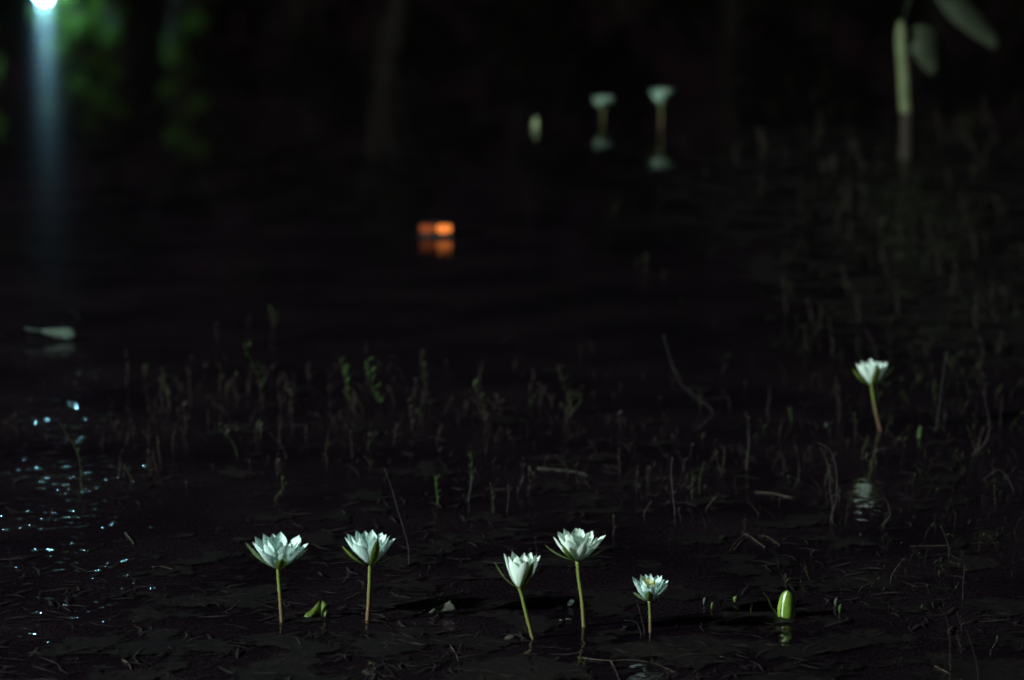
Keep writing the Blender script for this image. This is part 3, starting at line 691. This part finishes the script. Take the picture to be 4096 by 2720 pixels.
# floating twigs lying on the surface
def twig(pts, wpx, label, m, z=.002, group='twigs lying on the water'):
    W = [ground(u, v, z) for u, v in pts]; g = W[0].copy(); Y = g.y
    r = empty('floating_twig', g); tag(r, label, 'twig', group)
    V, F = tube(smoothpath([q - g for q in W], 5), (wpx * mpp(Y) / 3.4, wpx * mpp(Y) / 7), 6, .15); mesh('twig', V, F, M[m], r)
twig([(2148, 1872), (2220, 1878), (2300, 1888), (2350, 1900)], 8, 'straight pale twig floating above the centre lilies', 'leaf_grey')
twig([(2335, 2632), (2400, 2640), (2450, 2642), (2530, 2640), (2620, 2655), (2700, 2690)], 8, 'long brown twig along the bottom edge', 'litter')
twig([(2440, 2640), (2462, 2680), (2480, 2730)], 7, 'side twig running off the bottom edge', 'litter')
twig([(2310, 2520), (2325, 2580), (2335, 2640), (2332, 2700)], 13, 'dull green sunken stalk below the tallest lily', 'weed_green', z=-.006)
twig([(3020, 1968), (3100, 1975), (3160, 1990), (3200, 1985)], 8, 'crooked brown twig in the right half', 'litter')
twig([(3060, 2190), (2990, 2140), (2960, 2150), (2920, 2200)], 7, 'arched twig behind the plump bud', 'litter')
twig([(2935, 2200), (2985, 2150), (3060, 2145), (3120, 2180)], 7, 'thin low loop of weed behind the sprouting tips', 'litter')
twig([(350, 2205), (385, 2190), (420, 2170)], 9, 'short pale twig among the glints at left', 'leaf_grey')
twig([(500, 2130), (525, 2160), (535, 2175)], 8, 'small hooked twig at left', 'leaf_grey')
twig([(610, 2268), (650, 2266), (690, 2278)], 7, 'faint low twig left of the first lily', 'litter')
twig([(490, 2640), (515, 2655), (525, 2680)], 9, 'faint curved twig at the bottom left', 'litter')
twig([(1800, 2580), (1830, 2630), (1842, 2720)], 7, 'thin twig at the bottom near the centre', 'litter')
twig([(3640, 2185), (3780, 2182), (3900, 2172), (4010, 2170)], 7, 'long faint straw lying at the right', 'litter')
twig([(3740, 2665), (3790, 2690), (3860, 2730)], 9, 'faint slanting straw in the bottom right corner', 'litter')

# ------------------------------------------------------------ blurred tall reed at the upper right
g = ground(3628, 640); r = empty('broken_reed', g); tag(r, 'tall blurred pale reed with two broken hanging blades', 'reed'); Y = g.y
V, F = tube(smoothpath([atY(3628, 452, Y) - g, atY(3622, 400, Y) - g, atY(3614, 250, Y) - g, atY(3604, 82, Y) - g], 4), lambda q: 25 * mpp(Y) * (1 if q < .9 else 1 - (q - .9) * 7), 12)
mesh('stem', V, F, M['pale_reed'], r)
V, F = tube(smoothpath([Vector((0, 0, -.15)), Vector((0, 0, 0)), atY(3628, 550, Y) - g, atY(3628, 450, Y) - g], 4), (30 * mpp(Y), 26 * mpp(Y)), 12)
mesh('lower_sheath', V, F, M['weed_brown'], r)
for P, wd, mm in (([(3612, 120), (3690, 165), (3742, 300)], 125, 'reed_blade'), ([(3604, 100), (3700, -110), (3840, 45), (4000, 195)], 105, 'reed_blade')):
    V, F = blade(smoothpath([atY(u, v, Y + .02) - g for u, v in P], 6), lambda q, wd=wd: wd * mpp(Y) / 2 * (max(0, math.sin(math.pi * max(0, q - .10) / .96)) ** .8 + .04), Vector((.7, .3, .9)), .2)
    mesh('blade', V, F, M[mm], r).modifiers.new('thick', 'SOLIDIFY').thickness = .002

# thin faint weeds, in clumps: a band across the middle and the shallows at the right
rnd = random.Random(77)
def clump(name_g, label, spots, per, hrange, vis=(4, 7)):
    i = 0
    for (cu, cv, su, sv) in spots:
        for _ in range(per):
            i += 1
            u = rnd.gauss(cu, su); v = rnd.gauss(cv, sv); hh = rnd.uniform(*hrange); lean = rnd.gauss(-6, 26)
            mm = rnd.choice(['weed_brown', 'weed_olive', 'weed_brown', 'weed_green', 'weed_grey'])
            stalk('thin_weed', [(u, v), (u + lean * .3 + rnd.uniform(-5, 5), v - hh * .45), (u + lean, v - hh)], rnd.uniform(*vis), label,
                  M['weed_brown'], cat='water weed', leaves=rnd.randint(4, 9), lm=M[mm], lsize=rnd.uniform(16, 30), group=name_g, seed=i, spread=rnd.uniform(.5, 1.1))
clump('thin weeds in the band behind the two left lilies', 'thin faint weed stem in the band behind the two left lilies',
      [(620, 1620, 90, 60), (950, 1600, 110, 70), (1380, 1640, 120, 70), (1650, 1660, 80, 80), (560, 1860, 120, 60), (1200, 1820, 160, 80)], 7, (40, 110))
clump('thin weeds in the band behind the centre lilies', 'thin faint weed stem in the band behind the centre lilies',
      [(1940, 1640, 80, 70), (2250, 1640, 80, 50), (2560, 1960, 110, 90), (2850, 1900, 110, 120), (2050, 1960, 120, 80)], 6, (40, 110))
clump('thin weeds round the lone lily', 'thin faint weed stem in the water round the lone right lily',
      [(3250, 1650, 150, 120), (3700, 1650, 130, 130), (3950, 1800, 90, 150), (3350, 2000, 120, 80), (3750, 2450, 150, 120)], 6, (50, 150))
clump('dim weed stems in the upper right shallows', 'dim blurred weed stem in the dark shallows at upper right',
      [(3150, 620, 150, 90), (3450, 800, 120, 120), (3800, 900, 130, 160), (4000, 1250, 90, 120), (3500, 1250, 200, 120), (3900, 620, 120, 80)], 9, (50, 130), (6, 10))
# what nobody could count: the tangle of finest threads
def tangle(label, regions, n, seed):
    rnd = random.Random(seed); mb = MB()
    for i in range(n):
        cu, cv, su, sv = rnd.choice(regions); u = rnd.gauss(cu, su); v = rnd.gauss(cv, sv)
        if v < 330: continue
        g = ground(u, v); s_ = mpp(g.y); h = rnd.uniform(20, 85) * s_; w_ = rnd.uniform(1.0, 2.6) * s_
        e = Vector((rnd.gauss(0, .6), rnd.gauss(0, .4), rnd.uniform(.4, 1))) * h
        mb.add(blade([g - Vector((0, 0, .02)), g + e * .5 + Vector((rnd.uniform(-.1, .1) * h, 0, 0)), g + e], lambda q, w_=w_: w_ * (1 - .7 * q), Vector((1, .2, 0)), .5))
        for k in range(rnd.randint(1, 5)):
            p = g + e * rnd.uniform(.4, 1); az = rnd.uniform(0, 6.28); d = Vector((math.cos(az), math.sin(az), rnd.uniform(.2, 1.4))) * h * rnd.uniform(.12, .28)
            mb.add(blade([p, p + d * .5, p + d], lambda q, w_=w_: w_ * 1.3 * math.sin(math.pi * (.1 + .85 * q)), Vector((-math.sin(az), math.cos(az), .2)), .3))
    return mb, label
for lb, rg, n, sd_, mm in (('fine tangle of drowned weed across the middle of the pond', [(700, 1700, 350, 130), (1400, 1680, 350, 120), (2200, 1750, 400, 150), (2900, 1850, 300, 150)], 420, 3, 'weed_brown'),
                       ('fine tangle of weed filling the shallows at the right', [(3350, 700, 350, 170), (3750, 900, 250, 200), (3600, 950, 120, 120), (3950, 1500, 150, 300), (3500, 1500, 350, 250), (3600, 2150, 350, 250)], 950, 4, 'weed_olive')):
    mb, _ = tangle(lb, rg, n, sd_); tag(mb.build('weed_tangle', M[mm]), lb, 'water weed', kind='stuff')

# the mat of dead weed, leaf scraps and silt lying at the surface, thickest towards the near bank
m, t = mat('weed_mat')
out = N(t, 'ShaderNodeOutputMaterial'); p = N(t, 'ShaderNodeBsdfPrincipled'); tc = N(t, 'ShaderNodeTexCoord')
def wn(sc, det, loc=0.0):
    mp = N(t, 'ShaderNodeMapping'); mp.inputs['Location'].default_value = (loc, loc, 0); t.links.new(tc.outputs['Object'], mp.inputs[0])
    n = N(t, 'ShaderNodeTexNoise'); n.inputs['Scale'].default_value = sc; n.inputs['Detail'].default_value = det; n.inputs['Roughness'].default_value = .62
    t.links.new(mp.outputs[0], n.inputs['Vector']); return n.outputs[0]
fine = wn(95, 5); big = wn(5.5, 5, 3.3)
rp = ramp(t, [(.35, (.0015, .001, .0020)), (.52, (.0042, .0025, .0030)), (.68, (.0135, .0085, .0070))]); t.links.new(fine, rp.inputs[0])
r2 = ramp(t, [(.35, (.35, .32, .42)), (.62, (1.5, 1.35, 1.15))]); t.links.new(big, r2.inputs[0])
mx = N(t, 'ShaderNodeMix', data_type='RGBA', blend_type='MULTIPLY'); mx.inputs[0].default_value = 1
t.links.new(rp.outputs[0], mx.inputs[6]); t.links.new(r2.outputs[0], mx.inputs[7]); t.links.new(mx.outputs[2], p.inputs['Base Color'])
p.inputs['Roughness'].default_value = .6; p.inputs['Specular IOR Level'].default_value = .25
b = N(t, 'ShaderNodeBump'); b.inputs['Strength'].default_value = .8; b.inputs['Distance'].default_value = .0022
t.links.new(fine, b.inputs['Height']); t.links.new(b.outputs[0], p.inputs['Normal'])
# ragged holes in the mat: coverage = noise against a threshold that rises with distance
sx = N(t, 'ShaderNodeSeparateXYZ'); t.links.new(tc.outputs['Object'], sx.inputs[0])
th = N(t, 'ShaderNodeMapRange'); t.links.new(sx.outputs[1], th.inputs[0])
th.inputs[1].default_value = 4.4; th.inputs[2].default_value = 9.0; th.inputs[3].default_value = .475; th.inputs[4].default_value = .72
xh = N(t, 'ShaderNodeMapRange', interpolation_type='SMOOTHSTEP'); t.links.new(sx.outputs[0], xh.inputs[0])   # open water at the left
xh.inputs[1].default_value = -.55; xh.inputs[2].default_value = -.95; xh.inputs[3].default_value = 0; xh.inputs[4].default_value = .22
ta0 = N(t, 'ShaderNodeMath', operation='ADD'); t.links.new(th.outputs[0], ta0.inputs[0]); t.links.new(xh.outputs[0], ta0.inputs[1])
def spot(c, rx, ry, amt):
    mp = N(t, 'ShaderNodeMapping'); mp.vector_type = 'TEXTURE'; mp.inputs['Location'].default_value = (c.x, c.y, 0); mp.inputs['Scale'].default_value = (rx, ry, 1)
    t.links.new(tc.outputs['Object'], mp.inputs[0]); vl = N(t, 'ShaderNodeVectorMath', operation='LENGTH'); t.links.new(mp.outputs[0], vl.inputs[0])
    mr = N(t, 'ShaderNodeMapRange', interpolation_type='SMOOTHSTEP'); t.links.new(vl.outputs['Value'], mr.inputs[0])
    mr.inputs[1].default_value = 1.0; mr.inputs[2].default_value = .6; mr.inputs[3].default_value = 0; mr.inputs[4].default_value = amt; return mr.outputs[0]
ta = ta0
for c, rx, ry, amt in ((ground(3720, 850), 1.1, 3.4, -.23), (ground(3445, 1950), .11, .35, .4), (ground(2480, 1500), .30, .5, -.02)):
    k0 = N(t, 'ShaderNodeMath', operation='ADD'); t.links.new(ta.outputs[0], k0.inputs[0]); t.links.new(spot(c, rx, ry, amt), k0.inputs[1]); ta = k0
cov = N(t, 'ShaderNodeMath', operation='SUBTRACT'); t.links.new(wn(7, 9, 8.8), cov.inputs[0]); t.links.new(ta.outputs[0], cov.inputs[1])
cm = N(t, 'ShaderNodeMapRange'); t.links.new(cov.outputs[0], cm.inputs[0]); cm.inputs[1].default_value = -.02; cm.inputs[2].default_value = .03
tr_ = N(t, 'ShaderNodeBsdfTransparent'); ms = N(t, 'ShaderNodeMixShader'); t.links.new(cm.outputs[0], ms.inputs[0])
t.links.new(tr_.outputs[0], ms.inputs[1]); t.links.new(p.outputs[0], ms.inputs[2]); t.links.new(ms.outputs[0], out.inputs[0])
V, F = [], []; nx_, ny_ = 170, 240
for j in range(ny_ + 1):
    for i in range(nx_ + 1):
        x = -2.2 + 5.6 * i / nx_; y = 3.6 + 10.4 * j / ny_
        V.append(Vector((x, y, .0025 + .0022 * noise.noise(Vector((x * 9, y * 9, 2))))))
for j in range(ny_):
    for i in range(nx_): k0 = j * (nx_ + 1) + i; F.append((k0, k0 + 1, k0 + nx_ + 2, k0 + nx_ + 1))
tag(mesh('weed_mat', V, F, m), 'dark ragged mat of dead weed and silt lying at the surface', 'weed mat', kind='stuff')
mb = MB(); rnd = random.Random(15)
for i in range(3800):
    v = 2800 - 1350 * rnd.random() ** 1.5; u = rnd.uniform(-150, 4250); g = ground(u, v, .003)
    if noise.noise(Vector((g.x * 2.6, g.y * 2.0, 7))) + rnd.uniform(-.25, .35) < .02 + .1 * max(0, g.y - 5.5): continue
    L = rnd.uniform(.004, .03); az = rnd.uniform(0, 6.28); e = Vector((math.cos(az), math.sin(az), rnd.uniform(-.08, .12)))
    sd = Vector((-math.sin(az), math.cos(az), rnd.uniform(-.3, .3))); w_ = min(.003, L * rnd.uniform(.03, .16))
    mb.add(blade([g - e * L, g + sd * L * rnd.uniform(-.3, .3), g + e * L], lambda q, w_=w_: w_ * (.3 + .7 * math.sin(math.pi * q)), sd, .3))
tag(mb.build('weed_scraps', M['scrap']), 'fine dead weed scraps strewn over the water surface', 'weed scraps', kind='stuff')

# ------------------------------------------------------------ sunken pads and leaf litter under the surface
def pad(u, v, ru, label):
    g = ground(u, v, -.018); s = mpp(g.y); rr = ru * s; n = 22; V = [Vector((0, 0, .002))]; F = []
    rt = random.uniform(0, 6.28)
    for ring in (.5, 1.0):
        for k in range(n):
            a = rt + .25 + (2 * math.pi - .5) * k / (n - 1); w_ = 1 + .08 * math.sin(5 * a + rt) + random.uniform(-.03, .03)
            V.append(Vector((math.cos(a) * rr * ring * w_, math.sin(a) * rr * ring * w_, (-.004 if ring == 1 else 0) + .003 * math.sin(4 * a))))
    for k in range(n - 1): F += [(0, 1 + k, 2 + k), (1 + k, 1 + n + k, 2 + n + k, 2 + k)]
    o = mesh('sunken_lily_pad', V, F, M['pad_sunk'], loc=g); tag(o, label, 'lily pad', 'old lily pads sunk under the surface')
    o.modifiers.new('thick', 'SOLIDIFY').thickness = .001
for a in ((2480, 1820, 180, 'largest sunken brown pad above the centre lilies'), (2500, 1655, 130, 'narrow sunken pad right of the brown clump'), (2880, 1560, 170, 'faint sunken pad under the long curved stem'),
          (1300, 1935, 180, 'wide sunken pad behind the second lily'), (600, 2060, 160, 'sunken pad left of the first lily'), (1450, 2050, 150, 'sunken pad just above the second lily'),
          (2870, 2060, 130, 'faint brown sunken pad between centre and right'), (3160, 2590, 230, 'broad sunken pad under the plump bud'), (3600, 2540, 120, 'sunken pad at the lower right'),
          (1450, 2640, 200, 'sunken pad at the bottom below the second lily'), (800, 2640, 190, 'sunken pad at the bottom left'), (2150, 2120, 160, 'sunken pad behind the two centre lilies'),
          (3350, 1650, 150, 'faint sunken pad left of the lone lily stalk'), (2550, 2680, 190, 'sunken pad at the bottom under the long twig')): pad(*a)
mb = MB(); rnd = random.Random(5)
for i in range(900):
    u = rnd.uniform(-200, 4300); v = rnd.uniform(1250, 2850); z = rnd.uniform(-.09, -.006); g = ground(u, v, z)
    L = rnd.uniform(.006, .032); az = rnd.uniform(0, 6.28); e = Vector((math.cos(az), math.sin(az), rnd.uniform(-.15, .15)))
    sd = Vector((-math.sin(az), math.cos(az), rnd.uniform(-.3, .3))); w_ = L * rnd.uniform(.08, .35)
    mb.add(blade([g - e * L, g + Vector((0, 0, L * .1)), g + e * L], lambda q, w_=w_: w_ * (.2 + .8 * math.sin(math.pi * q)), sd, .2))
tag(mb.build('leaf_litter', M['litter']), 'brown leaf litter and plant scraps drifting below the water surface', 'leaf litter', kind='stuff')
